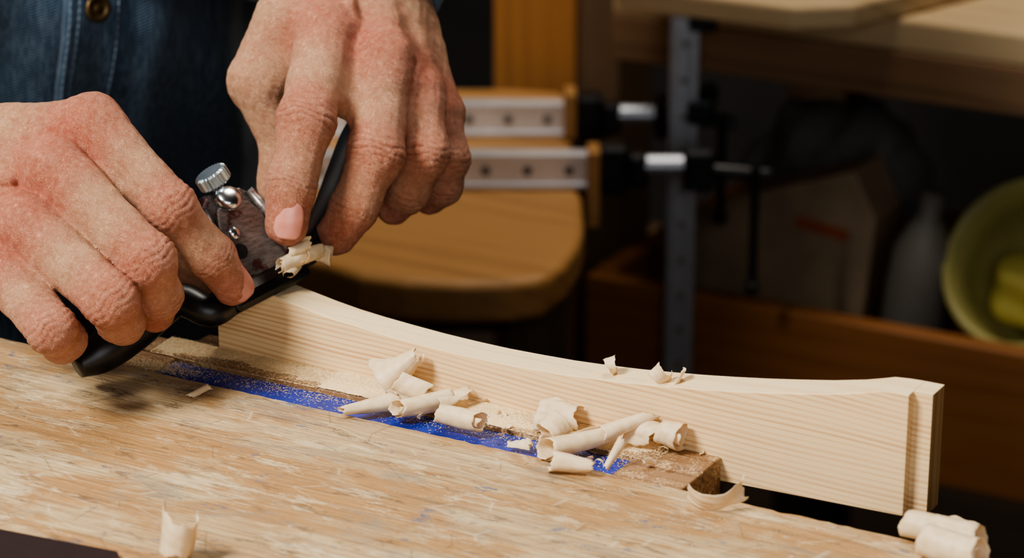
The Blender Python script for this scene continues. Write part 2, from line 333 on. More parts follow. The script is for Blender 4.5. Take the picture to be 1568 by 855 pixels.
# ------------------------------------------------------------------ hands
def frame_to_world(O):
    f=H_*math.cos(TH)+np.array([0,0,-math.sin(TH)]); u=H_*math.sin(TH)+np.array([0,0,math.cos(TH)])
    A=np.stack([R_,f,u],1); O=np.array(O,float)
    return lambda P:(np.array(P,float)@A.T)+O
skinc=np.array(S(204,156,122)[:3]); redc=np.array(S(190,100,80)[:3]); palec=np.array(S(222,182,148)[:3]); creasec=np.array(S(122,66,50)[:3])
def build_hand(name,O,fingers,palm,extra,nails,parent,lo,hi,veins=[],hs=.8):
    T=frame_to_world(O)
    FN=[([np.array(j[:3],float) for j in fg],[j[3] for j in fg]) for fg in fingers]
    WR=((1,.4,2.9,6.8),(2,.28,2.3,4.2))
    def fn(P):
        D=None
        for p in palm:
            d=cone(P,p[0],p[1],p[2],p[3]); D=d if D is None else smin(D,d,6)
        for p in extra: D=smin(D,cone(P,p[0],p[1],p[2],p[3]),p[4])
        fd=[]
        for (J,rr) in FN:
            d=None
            for i in range(len(J)-1):
                a=J[i];b=J[i+1];mid=(a+b)/2; rm=(rr[i]+rr[i+1])/2*(.93 if i<2 else 1.0)
                c=np.minimum(cone(P,a,mid,rr[i],rm),cone(P,mid,b,rm,rr[i+1]))
                d=c if d is None else smin(d,c,3.5)
            for i,amp,sp,wd in WR:
                if i>=len(J)-1: continue
                ax=J[i+1]-J[i-1]; ax/=np.linalg.norm(ax); q=P-J[i].astype(np.float32)
                s=q@ax.astype(np.float32)+.7*np.sin(q[...,0]*.45+q[...,2]*.37+i); g=np.exp(-(s/wd)**2)
                sp_=np.cos(6.283*s/sp); d=d+amp*g*(np.maximum(sp_,0)**3*1.6-.25)*(np.abs(d)<6)
            fd.append(d)
        E=fd[0]
        for d in fd[1:]: E=smin(E,d,1.2)
        D=smin(D,E,6)
        for v in veins: D=smin(D,cone(P,v[0],v[1],v[2],v[2]),4)
        x,y,z=P[...,0],P[...,1],P[...,2]
        D=D+.3*np.sin(x*.31+1.3*np.sin(z*.21))*np.sin(z*.27+y*.2)+.13*np.sin(x*.9+z*.5+2*np.sin(y*.3))*np.sin(z*.8-x*.35)
        return D
    V,F=nets(fn,lo,hi,hs)
    col=np.tile(skinc,(len(V),1))
    for (J,rr) in FN:
        for i,wt,sg in ((0,.6,9),(1,.58,6.5),(2,.3,6),(3,.6,9)):
            if i<len(J):
                d=np.linalg.norm(V-J[i],axis=1); w=(wt*np.exp(-(np.maximum(d-rr[i],0)/sg)**2))[:,None]; col=col*(1-w)+redc*w
        for i in (0,1):
            mid=(J[i]+J[i+1])/2; d=np.linalg.norm(V-mid,axis=1); w=(.4*np.exp(-(d/14)**2))[:,None]; col=col*(1-w)+palec*w
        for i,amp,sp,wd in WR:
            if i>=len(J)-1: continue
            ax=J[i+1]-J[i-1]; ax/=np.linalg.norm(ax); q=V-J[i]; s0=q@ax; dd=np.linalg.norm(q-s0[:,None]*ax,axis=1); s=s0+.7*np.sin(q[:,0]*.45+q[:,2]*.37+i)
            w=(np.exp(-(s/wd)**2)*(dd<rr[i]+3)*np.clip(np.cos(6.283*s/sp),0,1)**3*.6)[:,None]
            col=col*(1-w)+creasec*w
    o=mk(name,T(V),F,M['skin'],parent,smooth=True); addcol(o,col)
    for k,nl in enumerate(nails):
        c,along,nrm,w,l,rad=nl; along=np.array(along,float);along/=np.linalg.norm(along); nrm=np.array(nrm,float); nrm-=along*(nrm@along); nrm/=np.linalg.norm(nrm); sd=np.cross(along,nrm)
        c=np.array(c,float)+nrm*(rad+.35); NV=[];NF=[]; nu,nv=15,17; R=rad*.95
        for i in range(nu):
            for j in range(nv):
                uu=-1+2*i/(nu-1); vv=-1+2*j/(nv-1)
                e=(max(0,1-abs(vv)**3.2))**.36
                ww=w/2*uu*max(.35,e); ll=l/2*vv
                ang=ww/R; NV.append(c+sd*R*math.sin(ang)+nrm*(R*math.cos(ang)-R-.018*ll*ll*(1 if ll>0 else .3))+along*ll)
        for i in range(nu-1):
            for j in range(nv-1): a=i*nv+j; NF.append((a,a+1,a+nv+1,a+nv))
        mk('nail_%s_%d'%(name,k+1),T(NV),NF,M['nail'],parent,smooth=True,solid=.6)
    return T,V
man=group('craftsman',(-560,220,-100))
Lf=[[(-17.2,43,9,13.2),(15.9,8.5,2,10.8),(31.3,-11.1,17,9.3),(38.5,-23.4,28,8.3)],
    [(-29.7,23.3,-3,13.8),(9.5,-13.3,-16,11.2),(11.5,-27,-1,9.6),(8.5,-34.,12,8.5)],
    [(-40.3,1.3,-9,13.6),(-4,-29,-25,11),(-2.5,-37,-8,9.6),(-5,-38.5,6,8.4)],
    [(-49.9,-17.2,-10,12.4),(-27,-40.5,-28,9.9),(-25,-45,-14,8.9),(-27,-43,0,8)]]
def ro(L): return [[(a,c,b,r) for (a,b,c,r) in fg] for fg in L]   # (x,z,depth,r) -> (x,depth,z,r)
Lf=ro(Lf)
def q(x,z,d): return (x,d,z)
Lp=[(q(-85,36,28),q(-17,42,13),16,11),(q(-85,30,24),q(-30,23.5,4),17,11.5),(q(-85,22,24),q(-40,1.5,-2),17,11.5),(q(-88,14,26),q(-50,-16.5,-3),17,11),
    (q(-75,15,36),q(-40,5,22),16,16),(q(-85,28,30),q(-150,34,60),26,29),(q(-50,20,30),q(-30,30,28),16,12)]
Lx=[(q(-70,28,46),q(-32,12,50),14,12.5,8),(q(-32,12,50),q(0,-6,52),11.5,10.5,3),(q(0,-6,52),q(22,-20,48),10.2,8.5,2),
    (q(-22,33,9),q(-8,15,4),8,6,5),(q(-34,12,-1),q(-21,-3,-8),8,6,5),(q(-44,-8,-5),q(-34,-19,-13),7,5.5,5)]
Ln=[(q(38.,-21.0,27.5),q(8,-13,10),q(.38,.12,-1),13.5,15,8.4)]
Lv=[(q(-90,42,19.5),q(-45,36,2.4),2.2),(q(-90,28,14.5),q(-48,20,-5.2),2.2)]
T_L,_=build_hand('hand_right',(-237.3,-57.3,71.3),Lf,Lp,Lx,Ln,man,(-128,-48,-58),(52,92,72),Lv)
Rf=ro([[(-8.6,42.4,-5,13.6),(-15.0,2,-31,12.4),(-21.0,-24.5,-35,10.6),(-23.2,-41.5,-33,9.5)],
    [(16.6,32,-3,13.6),(14.0,-10.9,-16,12.2),(4.6,-33.8,-12,10.2),(-3.5,-45.8,-8,9)],
    [(31.0,17.8,8,12.4),(34.4,-10,1,10.9),(27.0,-25.8,11,9.4),(20,-33,22,8)],
    [(40.5,8.6,21,11),(44.3,-11.5,20,9.6),(42,-23,28,8.5),(36,-28.7,38,7.4)]])
Rp=[(q(-10,80,32),q(-8.6,42,3),17,11.5),(q(2,80,32),q(17,32,5),17,11.5),(q(12,78,36),q(31,18,14),16,10.5),(q(18,76,42),q(40,10,26),15,10),
    (q(6,86,34),q(40,170,150),26,30),(q(4,50,30),q(14,25,28),18,16)]
Rx=[(q(-14,66,26),q(-27,50,16),15,14,9),(q(-27,50,16),q(-41,23,12),13.5,12.6,6),(q(-40.5,21,12),q(-29,-4,20),11.5,10.3,3),(q(-29,-4,20),q(-32,-24,16),10.2,8.6,2.5),(q(-38,22,14),q(-8,36,12),9,10,9),
    (q(4,40,2),q(0,13,-12),9,8,5),(q(24,24,6),q(25,6,0),8,6,5),(q(36,13,17),q(39,1,14),7,5.5,4)]
Rn=[(q(-21.8,-39.5,-33.4),q(-.12,-1,.1),q(.06,.12,-1),13.6,16,9.6)]
Rv=[(q(0,78,18.5),q(2,50,-3.8),2.1),(q(10,76,20.5),q(20,48,6.2),2.1)]
T_R,_=build_hand('hand_left',(-212.5,65.9,85.2),Rf,Rp,Rx,Rn,man,(-60,-54,-60),(64,84,110),Rv)

# ------------------------------------------------------------------ man: torso, arms, legs, head
FD=np.array([.937,-.349]); SD=np.array([.349,.937])
def tc(z):   # torso centre, radii front/side
    k=np.clip((z+150)/650,0,1); cx=-575+110*k; cy=222-28*k
    rf=np.interp(z,[-150,0,150,330,450,520,560],[118,116,118,125,112,85,60]); rs=np.interp(z,[-150,0,150,330,450,520,560],[172,164,172,190,188,150,70]); return cx,cy,rf,rs
def torso(P):
    x,y,z=P[...,0],P[...,1],P[...,2]; cx,cy,rf,rs=tc(z); dx=x-cx;dy=y-cy
    a=dx*FD[0]+dy*FD[1]; b=dx*SD[0]+dy*SD[1]; d=(np.sqrt((a/rf)**2+(b/rs)**2)-1)*np.minimum(rf,rs)
    d=d+5*np.sin(b*.045+z*.012+1.5*np.sin(z*.02))*np.exp(-((z+20)/160)**2)+2.2*np.sin(z*.06+b*.03)+2.5*np.sin(b*.11+1.2*np.sin(z*.03)+.5)*np.exp(-((z-20)/120)**2)
    return smax(d,np.maximum(z-545,-140-z),25)
ShL=np.array([-410,362,455.]);ElL=np.array([-310,330,235.]); WrL=T_R([[3,39,72]])[0]
ShR=np.array([-535,25,455.]);ElR=np.array([-535,-115,235.]); WrR=T_L([[-112,44,31]])[0]
def shirt(P):
    d=torso(P)
    for sh,el,wr in ((ShL,ElL,WrL),(ShR,ElR,WrR)):
        a=cone(P,sh,el,66,54); b=cone(P,el,wr,52,37); e=smin(a,b,18)
        e=e+2.5*np.sin(P[...,2]*.09+P[...,0]*.05)*np.exp(-(np.linalg.norm(P-el.astype(np.float32),axis=-1)/120)**2)
        w=(wr-el)/np.linalg.norm(wr-el); e=smax(e,(P-wr.astype(np.float32))@w.astype(np.float32)-2,5)
        d=smin(d,e,45)
    nk=cone(P,(-470,195,520),(-455,185,580),62,58); d=smin(d,smax(nk,P[...,2]-575,4),25)
    return d
V,F=nets(shirt,(-760,-240,-160),(-180,470,600),6)
sh=mk('denim_shirt',V,F,M['denim'],man,smooth=True)
bvh=BVHTree.FromPolygons([Vector(v) for v in V],[tuple(int(i) for i in f) for f in F])
def onshirt(b,z,off=2.):
    cx,cy,rf,rs=tc(z); O=np.array([cx+SD[0]*b+FD[0]*400,cy+SD[1]*b+FD[1]*400,z]); hit=bvh.ray_cast(Vector(O),Vector((-FD[0],-FD[1],0)))
    p=np.array(hit[0]) if hit[0] is not None else O; n=np.array([FD[0],FD[1],0]); return p+n*off
def strip(name,b0,b1,z0,z1,off,mat,nb=8,nz=70):
    V=[];F=[]
    for j in range(nz):
        z=z0+(z1-z0)*j/(nz-1)
        for i in range(nb):
            V.append(onshirt(b0+(b1-b0)*i/(nb-1),z,off+1.2*math.sin(j*.6+i*.2)*.3))
    for j in range(nz-1):
        for i in range(nb-1): a=j*nb+i; F.append((a,a+1,a+nb+1,a+nb))
    return mk(name,V,F,mat,man,smooth=True,solid=2.2)
PB=-9
strip('placket',PB-17,PB+17,-125,440,2.2,M['denim'])
m=MB()
for b in (PB-14.5,PB-9.5,PB+14.5):
    z=-120
    while z<430:
        m.tube([onshirt(b,z,4.),onshirt(b,z+2.8,4.)],.5,6); z+=4.2
m.mk('stitching',M['stitch'],man)
m=MB()
for z in (-85,5,95,185,275,365):
    p=onshirt(PB+1,z,3.5); m.lathe(p,(FD[0],FD[1],.05),[(0,6.5),(1.2,7.2),(2.4,7),(2.6,5.2),(1.9,4.6),(1.7,2.4),(2.2,1.8),(2.3,.2)],28)
m.mk('buttons',M['button'],man,smooth=True)
m=MB() # cuffs
for el,wr,rr in ((ElL,WrL,38),(ElR,WrR,38)):
    w=(wr-el)/np.linalg.norm(wr-el); m.lathe(wr-w*52,w,[(0,rr+4),(3,rr+6),(50,rr+2),(54,rr),(54,rr-3),(20,rr-3)],40,caps=False)
m.mk('cuffs',M['denim'],man,smooth=True)
hl=np.array([-590,222,-160.])
def trous(P):
    d=None
    for sg in (-1,1):
        hp=hl+np.array([SD[0]*88*sg,SD[1]*88*sg,0]); kn=hp+np.array([FD[0]*25,FD[1]*25,-310]); an=hp+np.array([SD[0]*20*sg-FD[0]*(25 if sg<0 else -20),SD[1]*20*sg,-640])
        e=smin(cone(P,hp,kn,92,68),cone(P,kn,an,66,56),20); e=smax(e,-815-P[...,2],5)
        d=e if d is None else smin(d,e,18)
    x,y,z=P[...,0],P[...,1],P[...,2];dx=x-hl[0]+8;dy=y-hl[1]; a=dx*FD[0]+dy*FD[1]; b=dx*SD[0]+dy*SD[1]
    t_=(np.sqrt((a/112)**2+(b/162)**2)-1)*112; t_=smax(t_,np.abs(z+170)-80,20)
    return smin(d,t_,30)+2*np.sin(z*.05+x*.03)
V,F=nets(trous,(-800,-20,-840),(-400,470,-80),9); mk('trousers',V,F,M['trouser'],man,smooth=True)
def shoe(P):
    d=None
    for sg in (-1,1):
        c=hl+np.array([SD[0]*108*sg-FD[0]*(25 if sg<0 else -20),SD[1]*108*sg,-655]); c[2]=-812
        toe=c+np.array([FD[0]*150,FD[1]*150,-6]); e=smin(cone(P,c-np.array([FD[0]*40,FD[1]*40,0]),toe,38,32),cone(P,c,c+np.array([0,0,50]),40,46),15)
        e=smax(e,-848-P[...,2],3); d=e if d is None else np.minimum(d,e)
    return d
V,F=nets(shoe,(-760,-120,-856),(-300,460,-730),7); mk('shoes',V,F,M['shoe'],man,smooth=True)
# head, turned down towards the work
hc=np.array([-425,170,690.]); fw=np.array([.80,-.36,-.48]); fw/=np.linalg.norm(fw); sdv=np.cross([0,0,1.],fw); sdv/=np.linalg.norm(sdv); upv=np.cross(fw,sdv)
HA=np.stack([fw,sdv,upv]).astype(np.float32)
def head(P):
    Q=(P-hc.astype(np.float32))@HA.T; a=lambda x,y,z:np.array([x,y,z],np.float32)
    d=ell(Q,a(-12,0,28),(96,76,88)); d=smin(d,ell(Q,a(18,0,-25),(66,58,86)),25); d=smin(d,ell(Q,a(62,0,-88),(24,26,20)),25)
    d=smin(d,cone(Q,a(84,0,12),a(104,0,-26),8,12),9); d=smin(d,ell(Q,a(98,0,-32),(13,17,10)),6)
    for s in (-1,1):
        d=smin(d,ell(Q,a(76,30*s,18),(18,24,8)),10); d=smax(d,-ell(Q,a(93,31*s,2),(15,16,10)),8)
        d=smin(d,ell(Q,a(-2,78*s,-4),(18,8,32)),5)
    d=smin(d,ell(Q,a(82,0,-56),(14,24,7)),5); d=smax(d,-ell(Q,a(96,0,-56),(12,22,1.6)),2)
    nk=cone(P,(-470,195,520),(-445,180,640),56,56); return smin(d,nk,20)
V,F=nets(head,(-590,20,540),(-260,330,860),4.5); o=mk('head',V,F,M['skin'],man,smooth=True)
addcol(o,np.tile(skinc*.95,(len(V),1)))
def hair(P):
    Q=(P-hc.astype(np.float32))@HA.T; a=lambda x,y,z:np.array([x,y,z],np.float32)
    d=ell(Q,a(-16,0,34),(102,83,94)); cut=cone(Q,a(95,0,-30),a(40,0,-60),78,90); return smax(smax(d,-cut,6),-Q[...,2]-55,5)+1.5*np.sin(Q[...,1]*.3+Q[...,0]*.1)
V,F=nets(hair,(-600,20,560),(-250,330,880),5); mk('hair',V,F,M['hair'],man,smooth=True)
for k,s in enumerate((-1,1)):
    e=hc+fw*76+sdv*31*s+upv*3; MB().lathe(e-fw*12,fw,[(12+12*math.sin(g),max(.2,12*math.cos(g))) for g in np.linspace(-1.5,1.5,13)],24).mk('eye_%d'%(k+1),M['eye'],man,smooth=True)
    MB().lathe(e+fw*10.8,fw,[(0,5),(1,4.2),(1.5,.3)],20).mk('iris_%d'%(k+1),M['iris'],man,smooth=True)

# ------------------------------------------------------------------ spokeshave
sp=group('spokeshave',(-217,5,45))
O=np.array([-215.,8,36]); 
ay=np.array([22,80,14.]); ay/=np.linalg.norm(ay)         # handle axis
az=np.array([-.50,0,.87]); az-=ay*(az@ay); az/=np.linalg.norm(az)   # up the blade bed
ax=np.cross(ay,az)                                    # plate normal
if ax[1]>0: ax=-ax
def L(a,b,c): return O+ax*a+ay*b+az*c
def plate(outline,a0,a1): 
    return [L(a0,b,c) for b,c in outline],ax*(a1-a0)
out=[(-20,-4),(15,-4),(15,4),(14,12),(14.5,24),(12,33),(6,39),(-12,42),(-17,38),(-19.5,26),(-18.5,14),(-20,4)]
m=MB(); p,v=plate(out,-5,0); m.prism(p,v); m.mk('bed',M['iron'],sp,bevel=1.2)
m=MB()
for b in (-18.5,12.5): m.tube([L(0,b,-2),L(2,b,8),L(3,b*.97,22),L(1,b*.8-1,36)],[2.6,2.8,2.6,2],12)
m.mk('frame_rails',M['iron'],sp,smooth=True)
out=[(-16,-1),(10,-1),(10.5,5),(9,16),(9,25),(5,32),(-1,35),(-8,36),(-12,33),(-15,25),(-15,16),(-16.5,5)]
m=MB(); p,v=plate(out,0.5,3.6); m.prism(p,v); m.mk('lever_cap',M['iron'],sp,bevel=1.3,bseg=3)
m=MB(); p,v=plate([(-18,-9),(13,-9),(13,3),(-18,3)],1,-1); m.prism(p,v); m.mk('blade',M['steel'],sp,bevel=.2)
m=MB(); m.prism([L(-8,-27,-9),L(8,-27,-9),L(9,-27,-3),L(5,-27,2),L(-6,-27,3)],ay*42); m.mk('body',M['black'],sp,bevel=2.5,bseg=3)
hlft=spline([[*L(1,-24,-3),6.2],[*L(2,-36,-3),6.4],[-236,-30,32.,7.4],[-245,-48,23.,8.8],[-252,-62,16.,8.6],[-257,-72,12.,5]],30)
m=MB(); m.tube([p[:3] for p in hlft],[p[3] for p in hlft],24); m.mk('handle_right',M['black'],sp,smooth=True)
hpts=T_R([[-22,-20,-57],[-14,-8,-50],[-7,6,-36],[-1,16,-20],[4,24,-4],[7,30,8]])
hr=spline([[*L(1,12,-3),6.2]]+[[*p,rr] for p,rr in zip(hpts,(6.4,7,8.4,9.2,8.8,6))],36)
m=MB(); m.tube([p[:3] for p in hr],[p[3] for p in hr],24); m.mk('handle_left',M['black'],sp,smooth=True)
def knurl(p,axis,rad,hh,nt=26):
    a=np.array(axis,float);a/=np.linalg.norm(a);t_=np.array([0,0,1.]) if abs(a[2])<.9 else np.array([1.,0,0]);b=np.cross(a,t_);b/=np.linalg.norm(b);c=np.cross(a,b)
    V=[];F=[];N=nt*2
    for l,k in ((0,.88),(.8,1),(hh-.8,1),(hh,.88)):
        for i in range(N):
            rr=rad*k*(1 if i%2 else .88); g=2*math.pi*i/N; V.append(p+a*l+rr*(math.cos(g)*b+math.sin(g)*c))
    for j in range(3):
        for i in range(N): k=(i+1)%N; F.append((j*N+i,j*N+k,(j+1)*N+k,(j+1)*N+i))
    F+=[tuple(range(N))[::-1],tuple(3*N+i for i in range(N))]; return V,F
m=MB(); m.add(*knurl(L(1,-4,44),az*.93+ax*.22-ay*.26,7.4,6.4)); m.tube([L(-2,-4,30),L(1,-4,46)],2.6); m.mk('adjusting_nut',M['zinc'],sp)
m=MB(); ca=ax*.8+az*.45
m.lathe(L(2,-6,33.5),ca,[(0,3),(3,3),(3.5,5.4),(5,5.9),(7.5,5.7),(8.7,4.4),(9.3,2),(9.4,.1)],28); m.lathe(L(3.4,-9.5,22),ax,[(0,3.2),(1.6,3.0),(2.6,1.9),(2.9,.1)],24); m.mk('cap_screws',M['chrome'],sp,smooth=True)
m=MB(); m.lathe(L(3.4,-10,14),ax,[(0,3.3),(.35,3.3)],20); m.mk('cap_hole',M['hole'],sp)

# ------------------------------------------------------------------ shavings
def shaving(c,yaw,pitch,r0,r1,ln,turns,ph=0,grow=.18,wav=.6,seed=0,z0=None):
    """a thin strip rolled into a loose spiral tube (r0->r1 along its axis), free edge lifting away"""
    rn=random.Random(seed); nt=int(34*turns)+12; nl=18
    ca=np.array([math.cos(yaw)*math.cos(pitch),math.sin(yaw)*math.cos(pitch),math.sin(pitch)]); b=np.array([-math.sin(yaw),math.cos(yaw),0]); n=np.cross(ca,b)
    V=[];F=[]; off=[rn.uniform(-3,3) for _ in range(8)]; el=rn.uniform(.78,1.0)
    for i in range(nt):
        t=i/(nt-1); a=ph+2*math.pi*turns*t
        e0=wav*(.8*math.sin(a*1.1+off[0])+.22*math.sin(a*5+off[1])+.1*math.sin(a*13+off[5])); e1=wav*(.8*math.sin(a*1.3+off[2])+.25*math.sin(a*6+off[3])+.12*math.sin(a*15+off[6])); sk=wav*1.6*(t-.5)*(1 if off[4]>0 else -1)
        for j in range(nl):
            s=j/(nl-1)
            rr=(r0+(r1-r0)*s)*(1-grow*(1-t)*turns)*(1+.045*math.sin(s*5+off[4]*3+a)+.012*math.sin(s*19+off[7]+a*2))
            if t>.8: rr*=1+(t-.8)*(1.3+.9*math.sin(s*4+off[2]))
            aa=a+.25*math.sin(s*4+off[6])*t+.07*math.sin(s*21+off[7])*(t>.96)
            l=-ln/2+e0+(ln+e1-e0)*s+sk
            V.append(np.array(c,float)+ca*l+rr*(math.cos(aa)*b*1.0+math.sin(aa)*n*el))
    for i in range(nt-1):
        for j in range(nl-1): k=i*nl+j; F.append((k,k+1,k+nl+1,k+nl))
    V=np.array(V)
    if z0 is not None: V[:,2]+=z0+.15-V[:,2].min()
    return V,F
sv=MB()
def sh_(*a,**k): sv.add(*shaving(*a,**k))
d=math.radians
sh_((-141,-30,4),d(55),0,1.6,4.9,24,1.6,ph=.5,wav=1.4,seed=1,z0=0)
sh_((-138,-9,9),d(200),-.75,3.0,9.5,19,.8,ph=-2.6,grow=.1,wav=1.6,seed=2,z0=0)
sh_((-131,-12,6),d(20),-.4,7.5,9,16,.3,ph=2.4,grow=.0,wav=1.8,seed=21,z0=0)
sh_((-121,-20,5),d(58),0,4.3,4.8,25,1.45,ph=2.6,grow=.22,wav=1.7,seed=3,z0=0)
sh_((-113,-9,6),d(65),.15,5,3.5,15,.4,ph=.3,wav=1.6,seed=22,z0=3)
sh_((-100,-27,4),d(2),0,4.3,4.5,19,1.5,ph=2.4,grow=.22,wav=1.4,seed=4,z0=0)
sh_((-65,-6,6),d(5),.05,6.6,5.2,17,.55,ph=.2,grow=.1,wav=1.9,seed=5,z0=1)
sh_((-70,-3,6),d(100),.5,5,7,12,.4,ph=.4,grow=.1,wav=1.6,seed=25,z0=1)
sh_((-60,-22,6),d(70),.35,6.2,6.8,9,1.35,ph=3,grow=.18,wav=1.,seed=6,z0=0)
sh_((-47,-24,6),d(60),.02,6.2,4.4,31,1.5,ph=3.6,grow=.2,wav=1.8,seed=7,z0=0)
sh_((-34,-9,6),d(50),.25,4.6,3.0,22,.7,ph=1.2,wav=1.9,seed=17,z0=3)
sh_((-40,-44,4),d(12),0,4.6,2.6,16,.75,ph=.6,grow=.1,wav=1.6,seed=8,z0=0)
sh_((-16,-6,5),d(0),0,5.3,6,9,1.45,ph=2.6,grow=.2,wav=.9,seed=9,z0=1)
sh_((-25,-5,5),d(-20),.1,6.6,5,11,.42,ph=1,wav=1.8,seed=19,z0=1)
sh_((-29,-30,5),d(80),.7,1.2,2.2,14,.5,ph=1,wav=1.5,seed=10,z0=0)
sh_((20,-44,9),d(-62),1.0,10.5,9.5,8,.42,ph=3.5,grow=0,wav=.9,seed=11,z0=0)
sh_((108,-35,5),d(-2),0,6.2,6.4,28,1.55,ph=3.0,grow=.22,wav=1.1,seed=12,z0=0)
sh_((117,-50,5),d(-10),0,6.1,6.8,23,1.5,ph=2.2,grow=.24,wav=1.1,seed=13,z0=0)
sh_((-125,-182,9),d(60),1.35,6.5,7.5,15,.7,ph=.6,grow=.05,wav=2.2,seed=14,z0=0)
sh_((-213,-48,2),d(75),.1,1.0,1.6,11,.5,ph=.6,wav=1,seed=15,z0=0)
sh_((-70,-32,1),d(10),.0,3,3,9,.25,ph=4.4,wav=1,seed=16,z0=0)
rs=random.Random(11)
for k in range(24):
    x=rs.uniform(-150,-5); sh_((x,rs.uniform(-34,-2),2),rs.uniform(0,6),rs.uniform(-.2,.3),rs.uniform(.8,2),rs.uniform(.8,2),rs.uniform(2,6),rs.uniform(.2,.6),ph=rs.uniform(0,6),wav=.6,seed=60+k,z0=0)
sv.mk('wood_shavings',M['shave'],None,smooth=True,solid=.09)
sv=MB()
sh_((-50,8,26),d(30),.5,4.6,4.0,3.6,.75,ph=.4,grow=.3,wav=.8,seed=31)
sh_((-27,5,28),d(10),.9,4.6,4,6,.5,ph=2.2,grow=.1,wav=.8,seed=32)
sh_((-22,6,27.5),d(60),.9,4,4,8,.3,ph=3.2,grow=.1,wav=.8,seed=33)
sh_((-73,8,22.5),d(10),0,5,5,7,.2,ph=4.3,wav=.8,seed=34)
# the fresh ribbon curling out of the mouth, over the body
ya=math.atan2(ay[1],ay[0])
sh_(L(9,8,1),ya,.15,3.4,4.0,15,1.5,ph=2,wav=1.4,seed=40)
sh_(L(10,17,0),ya+.15,-.1,4.2,3.4,12,1.3,ph=4,wav=1.5,seed=41)
sh_(L(12,12,4),ya-.4,.3,3.2,2.6,9,1.0,ph=1,wav=1.3,seed=42)
sh_(L(9,5,-3),ya+.5,.1,2.6,3.2,8,1.1,ph=0,wav=1.2,seed=43)
sh_(L(6,26,-3),ya-.9,0,4,4.2,6,1.5,ph=1,wav=.5,seed=99)
sv.mk('curled_shavings',M['shave'],None,smooth=True,solid=.09)
# sawdust: powder drift + many tiny flakes, one mesh
V=[];F=[]
nx,ny=420,34
for i in range(nx):
    x=-262+i/(nx-1)*240
    for j in range(ny):
        y=-16.7+j/(ny-1)*16.6; g=(y+20.9)/20.8
        dens=.75+.45*mnoise.noise(Vector((x*.028,1.7,2.3)))+(.2 if x>-175 else -.12)-max(0,(x+45)/60)
        nn=mnoise.noise(Vector((x*.12,y*.16,4.)))*.25+mnoise.noise(Vector((x*.9,y*.9,7.)))*.28
        z=(g-(1-dens)-.12)*1.9+nn; V.append((x,y,min(max(z,-.6),2.4)))
for i in range(nx-1):
    for j in range(ny-1): a=i*ny+j; F.append((a,a+ny,a+ny+1,a+1))
def flake(x,y,z,s):
    a=np.random.randn(3);a/=np.linalg.norm(a);b=np.cross(a,np.random.randn(3));b/=np.linalg.norm(b);l=s*random.uniform(.6,2.2);w=s*random.uniform(.3,.8); n=len(V)
    a[2]*=.3;b[2]*=.3
    for p in (-a*l-b*w,a*l-b*w,a*l+b*w,-a*l+b*w): V.append((x+p[0],y+p[1],z+abs(p[2])+.1))
    F.append((n,n+1,n+2,n+3))
rs=random.Random(3)
for i in range(16000):
    x=-262+rs.random()**.9*245; y=-abs(rs.gauss(0,9))-.2
    if y<-16.7: continue
    flake(x,y,rs.random()*max(0,1.8+y*.15),rs.uniform(.15,.38))
for i in range(3400):
    x=-250+rs.random()*225; y=-17-abs(rs.gauss(0,6.5))
    if y<-38: continue
    flake(x,y,0 if y<-35 else -2,rs.uniform(.12,.32))
for i in range(2600):
    x=-248+rs.gauss(0,12); flake(x,-30+rs.gauss(0,3.5),0,rs.uniform(.15,.4))
for i in range(3600):
    x=rs.uniform(-330,160); y=-38-abs(rs.gauss(0,60)); flake(x,y,0,rs.uniform(.12,.32))
for i in range(500):
    x=rs.uniform(-220,60); z=np.interp(x,[p[0] for p in prof],[p[1] for p in prof]); flake(x,rs.uniform(.5,16.5),z,rs.uniform(.1,.22))
mk('sawdust',V,F,M['dust'])
m=MB(); m.prism([(-330,-150,.3),(-196,-196,.3),(-146,-190,.3),(-120,-215,.3),(-160,-300,.3),(-330,-300,.3)],(0,0,2.2)); m.mk('steel_scraper',plain('dark_blade',S(58,52,56),.35,.6),None,bevel=.5)

# ------------------------------------------------------------------ background
Cc=np.array([409.2,-881.0])
def UV(u_,v_,z): return (Cc[0]+u_*R_[0]+v_*H_[0],Cc[1]+u_*R_[1]+v_*H_[1],z)
st=group('wooden_stool',UV(-100,1850,-200))
front=[(50,1760),(46,1722),(36,1680),(22,1650),(0,1640),(-35,1638),(-70,1643),(-100,1656),(-125,1680),(-160,1700),(-220,1730),(-290,1760),(-330,1800),(-345,1860),(-345,2060),(-320,2110),(-260,2120),(-150,2118),(0,2118),(40,2108),(54,2080),(48,1980),(40,1900),(50,1830)]
m=MB(); m.prism([UV(a,b,-164) for a,b in front],(0,0,-30)); m.mk('seat',M['oak'],st,bevel=7,bseg=5,smooth=False)
m=MB()
for a,b in ((18,1740),(-290,1830),(20,2060),(-290,2060)):
    m.prism([UV(a-22,b-18,-192),UV(a+22,b-18,-192),UV(a+22,b+18,-192),UV(a-22,b+18,-192)],(0,0,-658))
m.prism([UV(-280,1745,-194),UV(0,1745,-194),UV(0,1765,-194),UV(-280,1765,-194)],(0,0,-45)); m.mk('legs_and_apron',M['brownZ'],st,bevel=3)
